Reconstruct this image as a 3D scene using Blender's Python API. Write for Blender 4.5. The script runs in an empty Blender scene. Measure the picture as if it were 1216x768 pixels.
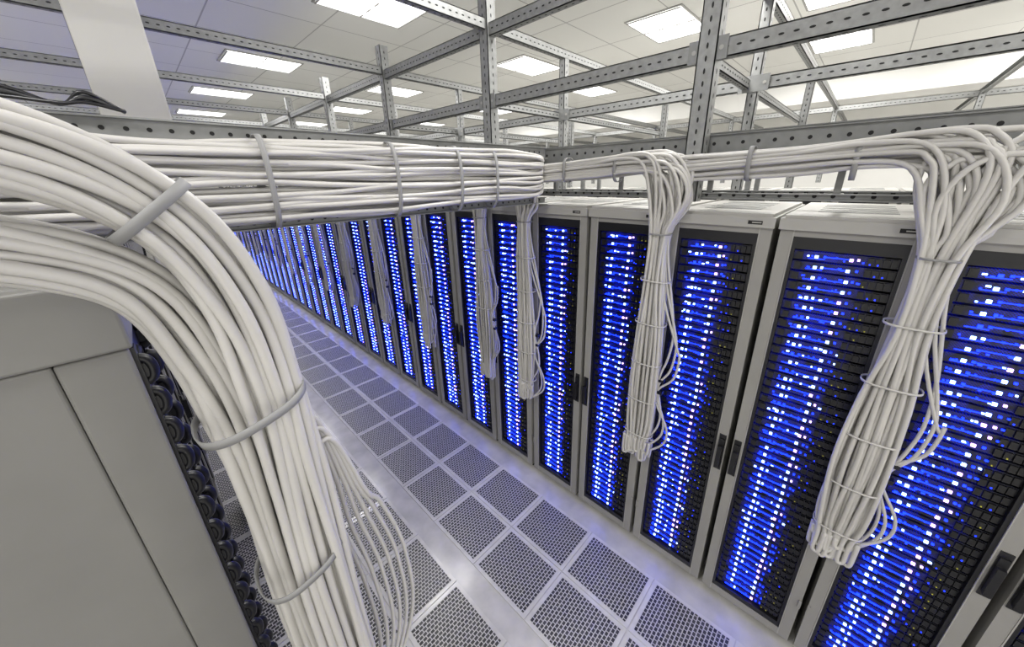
import bpy, numpy as np, math, random
from mathutils import Matrix, Vector
random.seed(7); np.random.seed(7)
scn=bpy.context.scene
scn.view_settings.view_transform='Standard'
COL=bpy.context.collection
H=3.1539; T=2.95; P=2.384

# ---------------------------------------------------------------- materials
def pmat(name,col,rough=.5,metal=0,emit=None,es=0,noise=0,nscale=8,bump=0,spec=None):
    m=bpy.data.materials.new(name); m.use_nodes=True
    nt=m.node_tree; b=nt.nodes["Principled BSDF"]
    b.inputs["Base Color"].default_value=(*col,1); b.inputs["Roughness"].default_value=rough
    b.inputs["Metallic"].default_value=metal
    if spec is not None: b.inputs["Specular IOR Level"].default_value=spec
    if emit:
        b.inputs["Emission Color"].default_value=(*emit,1); b.inputs["Emission Strength"].default_value=es
        m.cycles.emission_sampling='NONE'
    if noise or bump:
        tc=nt.nodes.new("ShaderNodeTexCoord"); n=nt.nodes.new("ShaderNodeTexNoise"); n.inputs["Scale"].default_value=nscale
        n.inputs["Detail"].default_value=4
        nt.links.new(tc.outputs["Object"],n.inputs["Vector"])
        if noise:
            r=nt.nodes.new("ShaderNodeValToRGB")
            r.color_ramp.elements[0].position=.3; r.color_ramp.elements[1].position=.7
            r.color_ramp.elements[0].color=(*[c*(1-noise) for c in col],1)
            r.color_ramp.elements[1].color=(*[min(1,c*(1+noise)) for c in col],1)
            nt.links.new(n.outputs["Fac"],r.inputs["Fac"]); nt.links.new(r.outputs[0],b.inputs["Base Color"])
        if bump:
            bp=nt.nodes.new("ShaderNodeBump"); bp.inputs["Strength"].default_value=bump; bp.inputs["Distance"].default_value=.002
            nt.links.new(n.outputs["Fac"],bp.inputs["Height"]); nt.links.new(bp.outputs[0],b.inputs["Normal"])
    return m
M_frame=pmat("rack_grey_paint",(.29,.283,.265),.42,noise=.04,nscale=3)
M_cab=pmat("cabinet_grey_paint",(.20,.197,.185),.5,noise=.04,nscale=4,bump=.05)
M_cap=pmat("rack_cap_paint",(.38,.372,.35),.4,noise=.03,nscale=3)
M_black=pmat("black_plastic",(.008,.008,.010),.35)
M_dark=pmat("rack_interior",(.004,.005,.008),.6)
M_steel=pmat("galvanised_steel",(.28,.285,.28),.45,metal=.25,noise=.15,nscale=25)
M_steel2=pmat("tray_steel",(.235,.24,.236),.45,metal=.25,noise=.10,nscale=18)
M_hole=pmat("slot_shadow",(.02,.02,.02),.9)
M_cable=pmat("white_cable_pvc",(.52,.507,.482),.33,noise=.08,nscale=2)
M_strap=pmat("velcro_strap",(.25,.25,.248),.55)
M_wall=pmat("white_wall_paint",(.88,.875,.85),.8,noise=.02,nscale=2)
M_ledw=pmat("led_blue_white",(.2,.2,1),.4,emit=(.22,.36,1),es=9)
M_ledb=pmat("led_blue",(.02,.02,1),.4,emit=(.003,.024,1),es=5)
M_ledp=pmat("led_violet",(.6,.3,1),.4,emit=(.55,.35,1),es=5)
M_ledg=pmat("led_amber",(.3,.3,.02),.4,emit=(.5,.45,.08),es=.4)
M_panel=pmat("light_diffuser",(1,1,1),.5,emit=(1,.99,.96),es=2)
M_tube=pmat("lamp_tube_glow",(1,1,1),.5,emit=(1,1,.98),es=5)
M_col=pmat("column_paint",(.60,.59,.55),.6,noise=.03,nscale=2)

def face_mat():
    m=bpy.data.materials.new("server_faceplate_glow"); m.use_nodes=True; nt=m.node_tree; N=nt.nodes; L=nt.links
    m.cycles.emission_sampling='NONE'
    b=N["Principled BSDF"]; b.inputs["Base Color"].default_value=(.005,.006,.014,1); b.inputs["Roughness"].default_value=.35
    tc=N.new("ShaderNodeTexCoord"); sx=N.new("ShaderNodeSeparateXYZ"); L.new(tc.outputs["Object"],sx.inputs[0])
    def math_(op,a,bv=None):
        n=N.new("ShaderNodeMath"); n.operation=op
        for i,x in enumerate((a,bv)):
            if x is None: continue
            if isinstance(x,(int,float)): n.inputs[i].default_value=x
            else: L.new(x,n.inputs[i])
        return n.outputs[0]
    d=math_('DIVIDE',math_('ABSOLUTE',math_('SUBTRACT',sx.outputs[1],.325)),.19)
    w=math_('MAXIMUM',math_('SUBTRACT',1.0,math_('POWER',d,1.8)),0.0)
    s1=math_('SINE',math_('MULTIPLY',sx.outputs[1],620.0)); s2=math_('SINE',math_('MULTIPLY',sx.outputs[2],560.0))
    dots=math_('GREATER_THAN',math_('MULTIPLY',s1,s2),-.05)
    nz=N.new("ShaderNodeTexNoise"); nz.inputs["Scale"].default_value=22; L.new(tc.outputs["Object"],nz.inputs["Vector"])
    nn=math_('MAXIMUM',math_('MULTIPLY',math_('SUBTRACT',nz.outputs["Fac"],.36),3.2),0.0)
    e=math_('MULTIPLY',math_('MULTIPLY',w,dots),nn)
    b.inputs["Emission Color"].default_value=(.003,.014,1,1)
    L.new(math_('MULTIPLY',e,.48),b.inputs["Emission Strength"])  # blue LED glow painted onto the plate as emission, strongest mid-width
    return m
M_face=face_mat()
M_faceoff=pmat("server_faceplate_unlit",(.012,.012,.016),.35)

def perf_mat():
    m=bpy.data.materials.new("perforated_tile"); m.use_nodes=True; nt=m.node_tree; N=nt.nodes; L=nt.links
    b=N["Principled BSDF"]; b.inputs["Roughness"].default_value=.35
    tc=N.new("ShaderNodeTexCoord"); mp=N.new("ShaderNodeMapping"); L.new(tc.outputs["UV"],mp.inputs[0])
    br=N.new("ShaderNodeTexBrick"); L.new(mp.outputs[0],br.inputs["Vector"])
    br.offset=.5; br.inputs["Scale"].default_value=1; br.inputs["Brick Width"].default_value=1/13; br.inputs["Row Height"].default_value=1/20
    br.inputs["Mortar Size"].default_value=.0068; br.inputs["Mortar Smooth"].default_value=.03
    br.inputs["Color1"].default_value=(.012,.0115,.011,1); br.inputs["Color2"].default_value=(.05,.049,.047,1); br.inputs["Mortar"].default_value=(.46,.45,.425,1)
    L.new(br.outputs["Color"],b.inputs["Base Color"])
    bp=N.new("ShaderNodeBump"); bp.inputs["Strength"].default_value=.5; bp.inputs["Distance"].default_value=.003
    L.new(br.outputs["Fac"],bp.inputs["Height"]); L.new(bp.outputs[0],b.inputs["Normal"])
    return m
M_perf=perf_mat()
M_floor=pmat("raised_floor_laminate",(.48,.47,.445),.16,noise=.14,nscale=5)
M_tileframe=pmat("tile_frame",(.54,.53,.50),.2,noise=.08,nscale=12)

def ceil_mat():
    m=bpy.data.materials.new("ceiling_tiles"); m.use_nodes=True; nt=m.node_tree; N=nt.nodes; L=nt.links
    b=N["Principled BSDF"]; b.inputs["Roughness"].default_value=.9
    tc=N.new("ShaderNodeTexCoord"); br=N.new("ShaderNodeTexBrick"); L.new(tc.outputs["Object"],br.inputs["Vector"])
    br.offset=0; br.inputs["Scale"].default_value=1; br.inputs["Brick Width"].default_value=1.2; br.inputs["Row Height"].default_value=1.2
    br.inputs["Mortar Size"].default_value=.009
    br.inputs["Color1"].default_value=(.93,.925,.89,1); br.inputs["Color2"].default_value=(.90,.895,.86,1); br.inputs["Mortar"].default_value=(.55,.54,.52,1)
    L.new(br.outputs["Color"],b.inputs["Base Color"]); return m
M_ceil=ceil_mat()

# ---------------------------------------------------------------- mesh builder
class MB:
    def __init__(s): s.v=[];s.f=[];s.m=[];s.sm=[];s.mats=[];s.n=0
    def mi(s,mat):
        if mat not in s.mats: s.mats.append(mat)
        return s.mats.index(mat)
    def add(s,vs,fs,mat,smooth=False):
        o=s.n; s.v.extend([tuple(map(float,p)) for p in vs]); s.n+=len(vs); k=s.mi(mat)
        for f in fs: s.f.append([i+o for i in f]); s.m.append(k); s.sm.append(smooth)
    def box(s,x0,y0,z0,x1,y1,z1,mat):
        v=[(x0,y0,z0),(x1,y0,z0),(x1,y1,z0),(x0,y1,z0),(x0,y0,z1),(x1,y0,z1),(x1,y1,z1),(x0,y1,z1)]
        s.add(v,[(0,3,2,1),(4,5,6,7),(0,1,5,4),(1,2,6,5),(2,3,7,6),(3,0,4,7)],mat)
    def quad(s,a,b,c,d,mat): s.add([a,b,c,d],[(0,1,2,3)],mat)
    def slot(s,c,u,w,ru,rw,mat,n=8):
        c=np.array(c,float);u=np.array(u,float);w=np.array(w,float)
        s.add([c+u*ru*math.cos(2*math.pi*(i+.5)/n)+w*rw*math.sin(2*math.pi*(i+.5)/n) for i in range(n)],[tuple(range(n))],mat)
    def tube(s,pts,r,mat,n=8,closed=False):
        p=np.array(pts,float); k=len(p)
        t=np.gradient(p,axis=0); t/=np.linalg.norm(t,axis=1)[:,None]+1e-9
        ref=np.array([0,0,1.]) if abs(t[0][2])<.8 else np.array([0,1.,0])
        u=np.cross(t[0],ref); u/=np.linalg.norm(u)
        rings=[]
        ang=np.linspace(0,2*math.pi,n,endpoint=False)
        for i in range(k):
            u=u-t[i]*(u@t[i]); u/=np.linalg.norm(u)+1e-9
            w=np.cross(t[i],u)
            rings.append(p[i]+r*(np.cos(ang)[:,None]*u+np.sin(ang)[:,None]*w))
        v=np.concatenate(rings); fs=[]
        for i in range(k-1):
            a=i*n;b=a+n
            for j in range(n):
                j2=(j+1)%n; fs.append((a+j,a+j2,b+j2,b+j))
        fs.append(tuple(range(n-1,-1,-1))); fs.append(tuple((k-1)*n+j for j in range(n)))
        s.add(v,fs,mat,True)
    def ring(s,c,u,w,ru,rw,t,width,mat,n=28,th=.004):
        c,u,w,t=[np.array(a,float) for a in (c,u,w,t)]
        vs=[];fs=[]
        for i in range(n):
            a=2*math.pi*i/n; e=.75
            cu=math.copysign(abs(math.cos(a))**e,math.cos(a)); cw=math.copysign(abs(math.sin(a))**e,math.sin(a))
            for rr in (0,th):
                for sgn in (-1,1):
                    vs.append(c+u*(ru+rr)*cu+w*(rw+rr)*cw+t*sgn*width/2)
        for i in range(n):
            a=4*i;b=4*((i+1)%n)
            fs+=[(a+2,a+3,b+3,b+2),(a,b,b+1,a+1),(a,a+2,b+2,b),(a+1,b+1,b+3,a+3)]
        s.add(vs,fs,mat,True)
    def mesh(s,name):
        me=bpy.data.meshes.new(name); me.from_pydata(s.v,[],s.f)
        for m in s.mats: me.materials.append(m)
        me.polygons.foreach_set("material_index",s.m); me.polygons.foreach_set("use_smooth",s.sm); me.update(); return me
    def obj(s,name,bevel=0):
        o=bpy.data.objects.new(name,s.mesh(name)); COL.objects.link(o)
        if bevel:
            b=o.modifiers.new("bevel","BEVEL"); b.width=bevel; b.segments=3; b.limit_method='ANGLE'
        return o
def inst(me,name,loc,rz=0):
    o=bpy.data.objects.new(name,me); COL.objects.link(o); o.location=loc; o.rotation_euler=(0,0,rz); return o
def spline(P_,n=10):
    P_=np.array(P_,float); Q=np.vstack([2*P_[0]-P_[1],P_,2*P_[-1]-P_[-2]]); out=[]
    for i in range(1,len(Q)-2):
        p0,p1,p2,p3=Q[i-1:i+3]
        for t in np.linspace(0,1,n,endpoint=False):
            out.append(.5*((2*p1)+(-p0+p2)*t+(2*p0-5*p1+4*p2-p3)*t*t+(-p0+3*p1-3*p2+p3)*t**3))
    out.append(Q[-2]); return np.array(out)

# ---------------------------------------------------------------- room shell (open behind the photographer)
XL,XR,YB,YF,ZC=-4.5,13.0,-5.0,27.0,5.2
def slab(name,a,b,mat):
    m=MB(); m.box(*a,*b,mat); return m.obj(name)
slab("floor",(XL,YB,-.1),(XR,YF,0),M_floor)
slab("ceiling",(XL,YB,ZC),(XR,YF,ZC+.1),M_ceil)
slab("wall_left",(XL-.1,YB,0),(XL,YF,ZC),M_wall)
slab("wall_right",(XR,YB,0),(XR+.1,YF,ZC),M_wall)
slab("wall_far",(XL,YF,0),(XR,YF+.1,ZC),M_wall)
slab("ceiling_soffit_1",(10.4,YB,4.55),(11.2,YF,ZC),M_wall)  # dropped ceiling soffit along the right side

# perforated floor tiles
tm=MB(); uvs=[]
cols=[(-.42,.08),(.08,.57),(.57,1.05),(1.22,1.695),(1.695,2.17)]
for (x0,x1) in cols:
    y=-2.4+.0
    while y<17.6:
        a,b=x0+.004,x1-.004; c,d=y+.004,y+.596
        fr=.028
        tm.box(a,c,0,b,d,.006,M_tileframe); uvs+= [(0,0)]*24
        tm.quad((a+fr,c+fr,.0075),(b-fr,c+fr,.0075),(b-fr,d-fr,.0075),(a+fr,d-fr,.0075),M_perf); uvs+=[(0,0),(1,0),(1,1),(0,1)]
        y+=.6
me=tm.mesh("perforated_floor_tiles"); ul=me.uv_layers.new(name="UVMap")
ul.data.foreach_set("uv",[c for u in uvs for c in u])
inst(me,"perforated_floor_tiles",(0,0,0))

# ceiling lights
lp=MB(); a,b=.54,.37
lp.box(-a-.03,-b-.03,-.012,a+.03,b+.03,.0,M_cap)
lp.box(-a,-b,-.02,a,b,-.013,M_panel)
for yy in (-.22,0,.22): lp.box(-a+.06,yy-.035,-.032,a-.06,yy+.035,-.021,M_tube)
for xx in (-a,0,a): lp.box(xx-.008,-b,-.03,xx+.008,b,-.0195,M_cap)
lpm=lp.mesh("ceiling_light_panel")
lights=[(2.64,4.95),(2.2,8.4),(2.1,11.7),(2.1,15.2),(2.1,19),(5.95,2.62),(5.9,5.3),(5.0,8.85),(5.2,12.0),(5.2,15.6),(5.2,19.5),(6.25,.72),
 (8.6,.86),(8.6,5.6),(8.6,9.2),(8.6,13),(2.6,1.2),(2.6,-2.4),(6,-2.4),(-1.6,-2.4),(-1.6,1.2),(-1.8,8),(-1.8,14),(9.5,-2.2)]
for (x,y) in lights:
    inst(lpm,"ceiling_light_panel",(x,y,ZC))
    ld=bpy.data.lights.new("panel_lamp","AREA"); ld.shape='RECTANGLE'; ld.size=1.05; ld.size_y=.72; ld.energy=82; ld.color=(1,.982,.95)
    lo=bpy.data.objects.new("panel_lamp",ld); COL.objects.link(lo); lo.location=(x,y,ZC-.05)
wd=bpy.data.worlds.new("w"); scn.world=wd; wd.use_nodes=True; wd.node_tree.nodes["Background"].inputs[0].default_value=(1,.975,.92,1); wd.node_tree.nodes["Background"].inputs[1].default_value=1.5  # warm fill entering by the open back, added to brighten the ceiling

# ---------------------------------------------------------------- racks
W=.565; NR=46
def rack_mesh(handle,seed,lit=True):
    rnd=random.Random(seed); m=MB()
    ZF=2.87; S=.057
    m.box(.03,0,.06,1.1,.02,ZF,M_frame); m.box(.03,W-.02,.06,1.1,W,ZF,M_frame); m.box(1.08,0,.06,1.1,W,ZF,M_frame)
    m.box(-.012,0,.05,.035,S,ZF,M_frame); m.box(-.012,W-S,.05,.035,W,ZF,M_frame)
    m.box(-.014,S+.001,.05,.0,S+.006,ZF,M_cap); m.box(-.014,W-S-.006,.05,.0,W-S-.001,ZF,M_cap)
    m.box(-.012,S,.05,.035,W-S,.11,M_frame); m.box(-.012,S,ZF-.035,.035,W-S,ZF,M_frame)
    m.box(.03,.02,0,1.08,W-.02,.05,M_dark)
    m.box(-.035,-.008,ZF,1.12,W+.008,ZF+.058,M_cap); m.box(-.022,.008,ZF+.058,1.10,W-.008,ZF+.075,M_cap)
    for i in range(5): m.box(.25+i*.14,.12,ZF+.0745,.31+i*.14,W-.12,ZF+.077,M_steel)
    m.box(-.0375,.05,ZF+.018,-.034,.12,ZF+.038,M_hole); m.box(-.0385,.055,ZF+.025,-.037,.10,ZF+.031,M_cap)
    for y0,y1 in ((S+.006,.080),(W-.080,W-S-.006)): m.box(-.006,y0,.11,.06,y1,ZF-.035,M_black)
    m.box(-.006,.072,ZF-.10,.06,W-.072,ZF-.035,M_black); m.box(-.006,.072,.11,.06,W-.072,.15,M_black)
    m.box(.07,.02,.06,.10,W-.02,ZF,M_dark)
    z0=.155; dz=(ZF-.105-z0)/NR; yl_,yr_=.080,W-.080; ww=yr_-yl_
    for i in range(NR):
        z=z0+i*dz
        m.box(.02,yl_,z+.005,.07,yr_,z+dz-.006,M_face if lit else M_faceoff)
        Y=lambda t: yr_-t*ww
        m.box(.010,Y(.10),z+.008,.021,Y(.03),z+dz-.010,M_black)
        m.box(.010,Y(.98),z+.008,.021,Y(.93),z+dz-.010,M_black)
        zz=z+dz*.45
        if not lit: continue
        def led(t,w,h,mat,dzz=0): m.box(.012,Y(t)-w/2,zz+dzz-h/2,.022,Y(t)+w/2,zz+dzz+h/2,mat)
        led(.25+rnd.uniform(-.01,.01),.015,.014,M_ledw if rnd.random()<.88 else M_ledb); 
        led(.32+rnd.uniform(-.01,.01),.011,.010,M_ledw if rnd.random()<.5 else M_ledb,.003)
        led(.58+rnd.uniform(-.008,.008),.015,.014,M_ledw if rnd.random()<.65 else M_ledp)
        led(.65+rnd.uniform(-.008,.008),.010,.010,M_ledp if rnd.random()<.25 else M_ledb,.004)
        for t in (.16,.20,.38,.44,.50,.53,.70):
            if rnd.random()<.6: led(t+rnd.uniform(-.018,.018),rnd.choice((.007,.009,.014)),.007,M_ledw if rnd.random()<.18 else M_ledb,rnd.uniform(-.009,.009))
        led(.44,.10,.003,M_ledb,rnd.uniform(-.006,.006)); led(.24,.07,.003,M_ledb,-.010)
        for j,t in enumerate((.75,.82,.89)):
            m.box(.008,Y(t)-.011,z+.008,.021,Y(t)+.011,z+dz-.012,M_black)
            if rnd.random()<.40: m.box(.005,Y(t)-.003,z+.012,.009,Y(t)+.002,z+.018,M_ledg if rnd.random()<.4 else M_ledb)
    yh=.028 if handle=='R' else W-.028
    m.box(-.018,yh-.021,1.18,-.012,yh+.021,1.47,M_black)
    m.box(-.050,yh-.014,1.21,-.018,yh+.014,1.39,M_black)
    m.box(-.028,yh-.016,1.39,-.018,yh+.016,1.44,M_black)
    yh2=W-.006 if handle=='R' else .006
    for z in (.4,2.4): m.box(-.02,yh2-.008,z,-.01,yh2+.008,z+.07,M_frame)
    return m.mesh("server_rack")
RL=[rack_mesh('L',1),rack_mesh('L',2)]; RR=[rack_mesh('R',3),rack_mesh('R',4)]
OFF=rack_mesh('R',5,False)
y0=.320
for k in range(-4,29):
    low=(k%2==0) if k<3 else (k%2==1 and k>3)
    me=(RR if low else RL)[(k//2)%2]
    inst(me,"server_rack",(P,y0+.6*k+.017,0))
for k in range(1,26):
    inst(OFF,"server_rack",(-.127-.04,1.60+.6*(k+1)-.017,0),math.pi)
for k in range(-6,30):
    inst(OFF,"server_rack",(5.9,y0+.6*k+.017,0))

# near left cabinet (end of row)
m=MB(); x1=-.127; ya,yb=1.60,2.19
m.box(-1.30,ya-.008,0.05,x1-.1535,ya+.02,2.669,M_cab)
m.box(x1-.152,ya-.012,0.05,x1,ya+.02,2.669,M_cab)
m.box(-1.30,ya-.02,2.671,x1+.012,yb,2.89,M_cab)
m.box(-1.30,ya+.02,.05,x1-.05,yb-.01,2.669,M_dark)
m.box(x1-.05,yb-.05,.05,x1,yb-.01,2.665,M_cab)
m.box(-1.28,ya+.02,0,x1-.03,yb-.02,.05,M_dark)
ob=m.obj("server_cabinet",bevel=.010)
m=MB()
m.box(x1-.05,ya+.022,.06,x1+.010,ya+.075,2.66,M_black)
m.box(x1-.05,yb-.09,.06,x1+.004,yb-.05,2.66,M_black)
for i in range(20):
    z=.14+i*.125
    m.box(x1-.05,ya+.03,z,x1-.002,yb-.06,z+.115,M_black)
    for yy in (ya+.05,yb-.12):
        m.tube(spline([(x1+.002,yy,z+.10),(x1+.022,yy,z+.088),(x1+.030,yy,z+.055),(x1+.022,yy,z+.022),(x1+.002,yy,z+.01)],5),.017,M_black,10)
        m.box(x1,yy-.014,z+.03,x1+.03,yy+.014,z+.08,M_black)
    m.box(x1-.010,ya+.18,z+.03,x1+.004,ya+.30,z+.07,M_dark)
eq=m.obj("equipment"); eq.parent=ob

# ---------------------------------------------------------------- strut framework
def strut(m,axis,c1,c2,a,b,w,h,mat=M_steel,pitch=.06,hl=.013,hr=.0055):
    oth=[i for i in (0,1,2) if i!=axis]
    lo=[0,0,0];hi=[0,0,0]; lo[axis]=a;hi[axis]=b
    th=.006
    def bx(u0,u1,v0,v1):
        l=lo[:];h_=hi[:]; l[oth[0]]=c1+u0;h_[oth[0]]=c1+u1;l[oth[1]]=c2+v0;h_[oth[1]]=c2+v1; m.box(*l,*h_,mat)
    W2,H2=w/2,h/2
    bx(-W2,-W2+th,-H2,H2); bx(-W2,W2,-H2,-H2+th); bx(-W2,W2,H2-th,H2)
    U=np.zeros(3);U[axis]=1; V=np.zeros(3); V[oth[1]]=1; Q=np.zeros(3);Q[oth[0]]=1
    n=int((b-a)/pitch)
    for i in range(n):
        t=a+(i+.5)*pitch
        c=np.zeros(3); c[axis]=t; c[oth[0]]=c1-W2-.0012; c[oth[1]]=c2
        m.slot(c,U,V,hl,hr,M_hole)
        c=np.zeros(3); c[axis]=t; c[oth[0]]=c1; c[oth[1]]=c2-H2-.0012
        m.slot(c,U,Q,hl,hr,M_hole,6)
fm=MB()
posts=[y0+.48+1.8*i for i in range(-2,9)]
ZB,ZT=3.79,4.31
for X in (P,6.1,9.8):
    for z in ((ZB,ZT) if X==P else (ZT,)):
        strut(fm,1,X,z,-4,18.5,.06,.092)
strut(fm,1,-1.45,ZT,-4,18.5,.05,.08)
for Y in posts:
    strut(fm,0,Y,ZT+.04,-4.4,12.9,.055,.08)
    for X in (P,6.1,9.8,-1.45):
        s=.098 if X==P else .08
        strut(fm,2,X+(.0),Y,3.0 if X==P else 2.96,4.6 if X==P else ZT+.05,s,s,pitch=.06,hl=.015,hr=.006)
for X in (3.45,):
    strut(fm,1,X,3.79,-4,18.5,.05,.08)
    for Y in posts: strut(fm,2,X,Y,2.96,4.31,.07,.07,pitch=.06)
for Y in posts:
    strut(fm,0,Y+.05,3.79,P,6.1,.045,.06)
    for X in (P,3.45):
        fm.box(X-.042,Y-.10,3.735,X-.033,Y+.10,3.845,M_steel2)
        for dy in (-.07,.07): fm.slot((X-.044,Y+dy,3.79),(0,1,0),(0,0,1),.012,.012,M_cap)
fm.obj("overhead_strut_frame")

# ---------------------------------------------------------------- cable trays
def rail(m,axis,c,z0_,z1_,a,b,th=.02,hole=True,hr=.008,hp=.06):
    zc=(z0_+z1_)/2
    if axis==0: 
        m.box(a,c-th/2,z0_,b,c+th/2,z1_,M_steel2); m.box(a,c-th/2-.02,z1_-.006,b,c+th/2+.01,z1_,M_steel2)
        m.box(a,c-th/2-.03,z0_,b,c+th/2+.01,z0_+.006,M_steel2)
    else:
        m.box(c-th/2,a,z0_,c+th/2,b,z1_,M_steel2); m.box(c-th/2-.02,a,z1_-.006,c+th/2+.01,b,z1_,M_steel2)
        m.box(c-th/2-.03,a,z0_,c+th/2+.01,b,z0_+.006,M_steel2)
    if hole:
        t=a+.05
        while t<b-.03:
            if axis==0: m.slot((t,c-th/2-.0015,zc+.005),(1,0,0),(0,0,1),hr,hr,M_hole,10)
            else: m.slot((c-th/2-.0015,t,zc+.005),(0,1,0),(0,0,1),hr,hr,M_hole,10)
            t+=hp
m=MB()
YC=2.0
rail(m,0,YC,3.30,3.385,-3.0,P+.02); rail(m,0,YC,2.955,3.0,-3.0,P+.02)
rail(m,0,YC+.38,3.30,3.385,-3.0,P+.02); rail(m,0,YC+.38,2.955,3.0,-3.0,P+.02)
x=-2.9
while x<P:
    m.box(x,YC,2.965,x+.035,YC+.38,2.985,M_steel2); m.box(x,YC-.008,3.0,x+.03,YC+.008,3.3,M_steel2); x+=.3
m.obj("overhead_cable_tray")
m=MB()
for (xx,za,zb) in ((P+.07,3.265,3.375),(P+.07,3.015,3.05),(P+.45,3.33,3.42),(P+.45,3.02,3.05)):
    rail(m,1,xx,za,zb,-4.2,18.5,hr=.010,hp=.075)
y=-4.1
while y<18.4:
    m.box(P+.07,y,3.02,P+.45,y+.035,3.04,M_steel2); m.box(P+.062,y,3.05,P+.078,y+.03,3.28,M_steel2); y+=.6
m.obj("overhead_cable_tray")
m=MB()
for xx in (3.9,4.3):
    rail(m,1,xx,3.40,3.47,-4.2,18.5)
y=-4.1
while y<18.4: m.box(3.9,y,3.41,4.3,y+.035,3.43,M_steel2); y+=.3
for yy in posts: m.box(3.89,yy,2.96,3.93,yy+.04,3.4,M_steel2); m.box(4.27,yy,2.96,4.31,yy+.04,3.4,M_steel2)
m.obj("overhead_cable_tray")

# ---------------------------------------------------------------- cables
R=np.random.RandomState(3)
def wob(n,amp,cyc):
    t=np.linspace(0,1,n); o=np.zeros((n,3))
    for j in range(3):
        for c in (cyc,cyc*2.1): o[:,j]+=amp*R.uniform(.3,1)*np.sin(2*math.pi*(c*R.uniform(.6,1.2)*t+R.rand()))
    return o
m=MB()
for layer,(zlo,zhi,nn) in enumerate(((3.00,3.135,6),(3.155,3.31,7))):
    for d in range(4):
        for i in range(nn):
            z=zlo+(zhi-zlo)*(i+.5+(.5 if d%2 else 0))/nn+R.uniform(-.006,.006); y=YC-.038-.028*d+R.uniform(-.006,.006)
            xs=np.linspace(-2.6,2.16,17); pts=[(x,y,z) for x in xs]
            pts=np.array(pts)+wob(17,.007,2.6)
            pts[:,2]+= .016*np.sin(xs*R.uniform(1.5,3.4)+R.uniform(0,6))
            zz=3.10+(z-3.0)*.55
            tail=[(2.27,y+.03,z*.5+zz*.5),(2.33,y+.13+.02*d,zz),(2.36,y+.40,zz),(2.36,y+.9,zz)]
            pts=np.vstack([pts,tail])
            m.tube(spline(pts,4),.0132,M_cable,8)
for x in (.42,1.0,1.42,1.72,-.3):
    m.ring((x,YC-.08,3.155),(0,1,0),(0,0,1),.085,.190,(1,.0,.10),.022,M_strap)
m.obj("cable_bundle")

def drop(Yd,N,ystart,sign,side=4,res=5,straps=6,rad=.0115):
    m=MB(); Xc=P-.095
    cnt=int(N)
    for i in range(cnt):
        a=(i%7)/6-.5; b=(i//7)/max(1,(cnt//7))-.5
        oy=a*.18+R.uniform(-.008,.008); ox=b*.07+R.uniform(-.006,.006)
        frm=1 if (sign==0 and i%4) or sign==1 else -1
        z0_=3.19+R.uniform(-.05,.085); yb_=Yd+oy*1.3-frm*.03
        r_=R.uniform(.10,.26)
        ys=ystart if frm==1 else Yd-1.15
        ym=(ys+yb_)/2
        pts=[(Xc+.03+ox,ys,z0_-.02),(Xc+.03+ox,ym,z0_+.005+R.uniform(-.014,.014)),(Xc+ox,yb_+frm*r_*1.15,z0_+.03),
             (Xc-.01+ox,yb_+frm*r_*.34,z0_),(Xc-.01+ox,yb_,z0_-r_*.85),(Xc+ox*.9,Yd+oy*.55,2.80),
             (Xc+ox,Yd+oy*.58,2.45),(Xc+ox,Yd+oy*.8,2.1),(Xc+ox,Yd+oy,1.7),(Xc+ox,Yd+oy*.95,1.35)]
        pts=np.array(pts); pts[5:,1]+=R.uniform(-.012,.012,5); pts[5:,0]+=R.uniform(-.008,.008,5)
        ze=1.0+R.uniform(0,.15); yy=Yd+oy*.72
        s_=.022 if R.rand()<.5 else -.022
        tail=[(Xc+ox,yy,1.18),(Xc+ox,yy,ze+.02),(Xc+ox-.005,yy+s_*.6,ze),(Xc+ox-.008,yy+s_*1.3,ze+.02),(Xc+ox,yy+s_*1.4,1.2)]
        m.tube(spline(np.vstack([pts,tail]),res),rad,M_cable,8 if res>3 else 5)
    for j in range(side):
        off=-.135-.03*j; zt=2.75-.12*j
        za=1.95+R.uniform(-.12,.12)
        pts=[(Xc,Yd-.04,zt+.1),(Xc+.01,Yd-.07,zt-.15),(Xc+.03,Yd+off,zt-.5),(Xc+.03,Yd+off-.02,za+.05),(Xc+.03,Yd+off,za-.12),
             (Xc+.02,Yd-.105,za-.24),(Xc+.02,Yd-.10,za-.36),(Xc+.03,Yd+off,za-.55),(Xc+.03,Yd+off+.01,za-.70),(Xc,Yd-.06,za-.82),(Xc,Yd-.03,za-.78)]
        m.tube(spline(pts,res),.0085,M_cable,6)
    m.box(Xc+.01,Yd-.135,1.63,Xc+.045,Yd-.085,1.655,M_black); m.box(Xc+.01,Yd-.135,1.73,Xc+.045,Yd-.09,1.75,M_black)
    for s_ in range(straps):
        z=2.80-s_*.31; wv=.070 if s_==0 else .105
        m.ring((Xc,Yd,z),(0,1,0),(1,0,0),wv*(.92 if s_<2 else 1.0),.062,(0,0,1),.010,M_strap if s_==0 else M_cable)
    if sign>=0 and N>15:
        for q_ in range(3):
            yq=Yd+.35+q_*.42
            if yq<ystart-.1: m.ring((Xc+.03,yq,3.205),(1,0,0),(0,0,1),.06,.085,(0,1,0),.022,M_strap)
    return m.obj("cable_bundle")
bY=lambda k:y0+.6*k
drop(bY(-1),36,bY(1)-.05,0,side=3)
drop(bY(1),34,bY(3)-.1,1,side=3)
drop(bY(3),28,bY(3)+.5,1,side=3)
drop(bY(-3),28,bY(-1)-.3,1,side=2)
for k in range(4,28,2):
    drop(bY(k),22 if k<6 else (18 if k<12 else 10),bY(k)+.7,1,side=2,res=3,straps=4)

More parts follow.
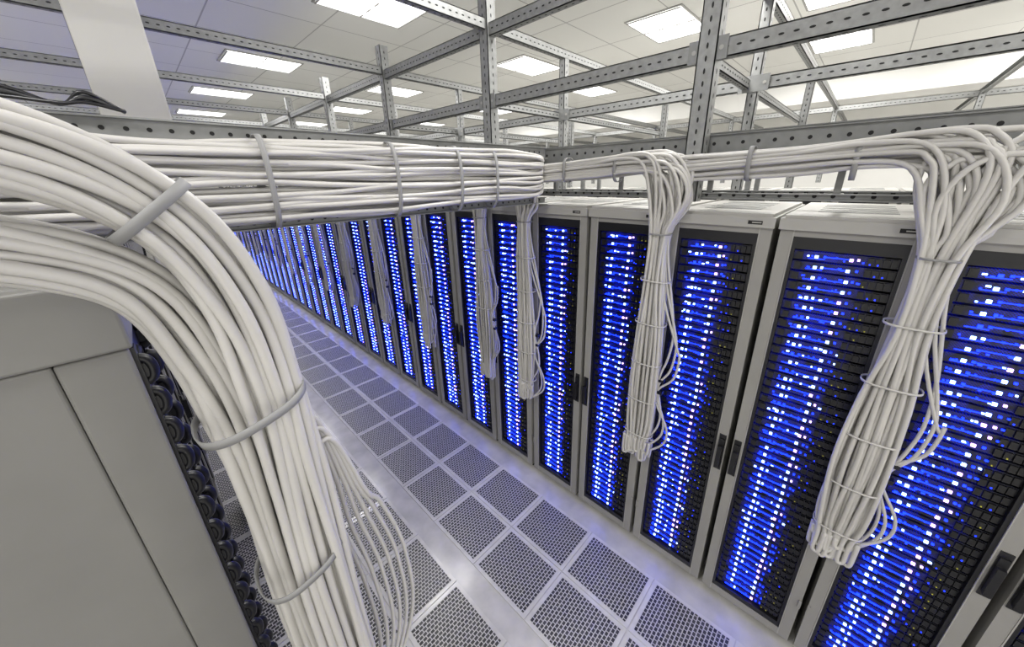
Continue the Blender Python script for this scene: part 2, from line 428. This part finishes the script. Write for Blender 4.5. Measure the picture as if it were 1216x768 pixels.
# foreground bundle
def big(paths_center,nu,nv,du,dv,seed,rad=.0152,mb=None):
    rr=np.random.RandomState(seed)
    C=spline(paths_center,9); t=np.gradient(C,axis=0); t/=np.linalg.norm(t,axis=1)[:,None]
    yv=np.array([0,1.,0]); nrm=np.cross(t,yv); nrm/=np.linalg.norm(nrm,axis=1)[:,None]
    n=len(C); s=np.linspace(0,1,n)
    for i in range(nu):
        for j in range(nv):
            u0=((i+.5)/nu-.5)+(.5/nu if j%2 else 0); v0=((j+.5)/nv-.5)
            q=math.hypot(u0*2,v0*2)
            if q>1: 
                u0/=q**.6; v0/=q**.6
            u=u0*du+.008*np.sin(2*math.pi*(s*rr.uniform(.8,2.2)+rr.rand()))+.004*np.sin(2*math.pi*(s*rr.uniform(3,5)+rr.rand()))
            v=v0*dv+.010*np.sin(2*math.pi*(s*rr.uniform(.8,2.2)+rr.rand()))
            pts=C+nrm*u[:,None]+yv*v[:,None]
            mb.tube(pts,rad*rr.uniform(.92,1.06),M_cable,10)
m=MB()
CU=[(-1.6,1.30,3.27),(-.9,1.30,3.275),(-.45,1.30,3.275),(-.15,1.30,3.225),(.04,1.29,3.075),(.130,1.27,2.84),(.150,1.25,2.55),(.145,1.24,2.2),(.14,1.22,1.75),(.145,1.22,1.2),(.15,1.22,.6),(.15,1.22,.2)]
big(CU,6,5,.165,.15,11,mb=m)
CD=[(-1.6,1.38,3.05),(-.8,1.38,3.055),(-.4,1.37,3.05),(-.2,1.36,3.015),(-.05,1.35,2.90),(.02,1.34,2.68),(.045,1.33,2.4),(.055,1.32,2.0),(.055,1.31,1.5),(.06,1.3,.9),(.06,1.3,.3)]
big(CD,5,5,.130,.14,12,mb=m)
for j in range(6):
    o=.035*j
    m.tube(spline([(.16,1.25,2.75-.12*j),(.21+o*.4,1.27,2.5-.05*j),(.25+o*.7,1.3,2.1-.04*j),(.26+o,1.33,1.75),(.30+o*1.2,1.35,1.35),(.30+o,1.33,.9),(.18,1.25,.5)],8),.010,M_cable,8)
def strapat(Cs,idx,ru,rv,width=.026):
    C=spline(Cs,9); t=np.gradient(C,axis=0)[idx]; t/=np.linalg.norm(t); nrm=np.cross(t,(0,1,0)); nrm/=np.linalg.norm(nrm)
    m.ring(C[idx],nrm,(0,1,0),ru,rv,t,width,M_strap,36)
strapat(CU,35,.103,.10)
def both(z,x,w): m.ring((x,1.275,z),(1,0,.25),(0,1,0),w,.145,(-.2,0,1),.026,M_strap,40)
both(2.50,.095,.142); both(1.84,.098,.136)
m.obj("cable_bundle")

m=MB()
for j in range(5):
    a=R.uniform(-.02,.02)
    m.tube(spline([(-.35,1.95+a,3.40),(-.2,1.93,3.43+a),(-.08,1.9+a,3.40),(-.02,1.88,3.425+a),(.06,1.9+a,3.39)],6),.006,M_black,6)
m.obj("black_power_leads")

m=MB(); m.box(.0,3.7,0,.34,4.05,ZC,M_col); m.obj("structural_column",bevel=.01)

# ---------------------------------------------------------------- camera
F,pi_,ro,ya_,cx,cy=418.1256,0.3382,0.0192,0.8099,10.9763,-25.3322
f=np.array([math.sin(ya_)*math.cos(pi_),math.cos(ya_)*math.cos(pi_),-math.sin(pi_)])
r=np.array([math.cos(ya_),-math.sin(ya_),0]); d=np.cross(f,r); c,s=math.cos(ro),math.sin(ro)
r2=c*r+s*d; d2=-s*r+c*d
cam=bpy.data.cameras.new("camera"); co=bpy.data.objects.new("camera",cam); COL.objects.link(co)
M=Matrix([[r2[0],-d2[0],-f[0],0],[r2[1],-d2[1],-f[1],0],[r2[2],-d2[2],-f[2],H],[0,0,0,1]])
co.matrix_world=M
cam.sensor_width=36; cam.lens=F/1216*36; cam.shift_x=-cx/1216; cam.shift_y=cy/1216; cam.clip_start=.02; cam.clip_end=200
scn.camera=co
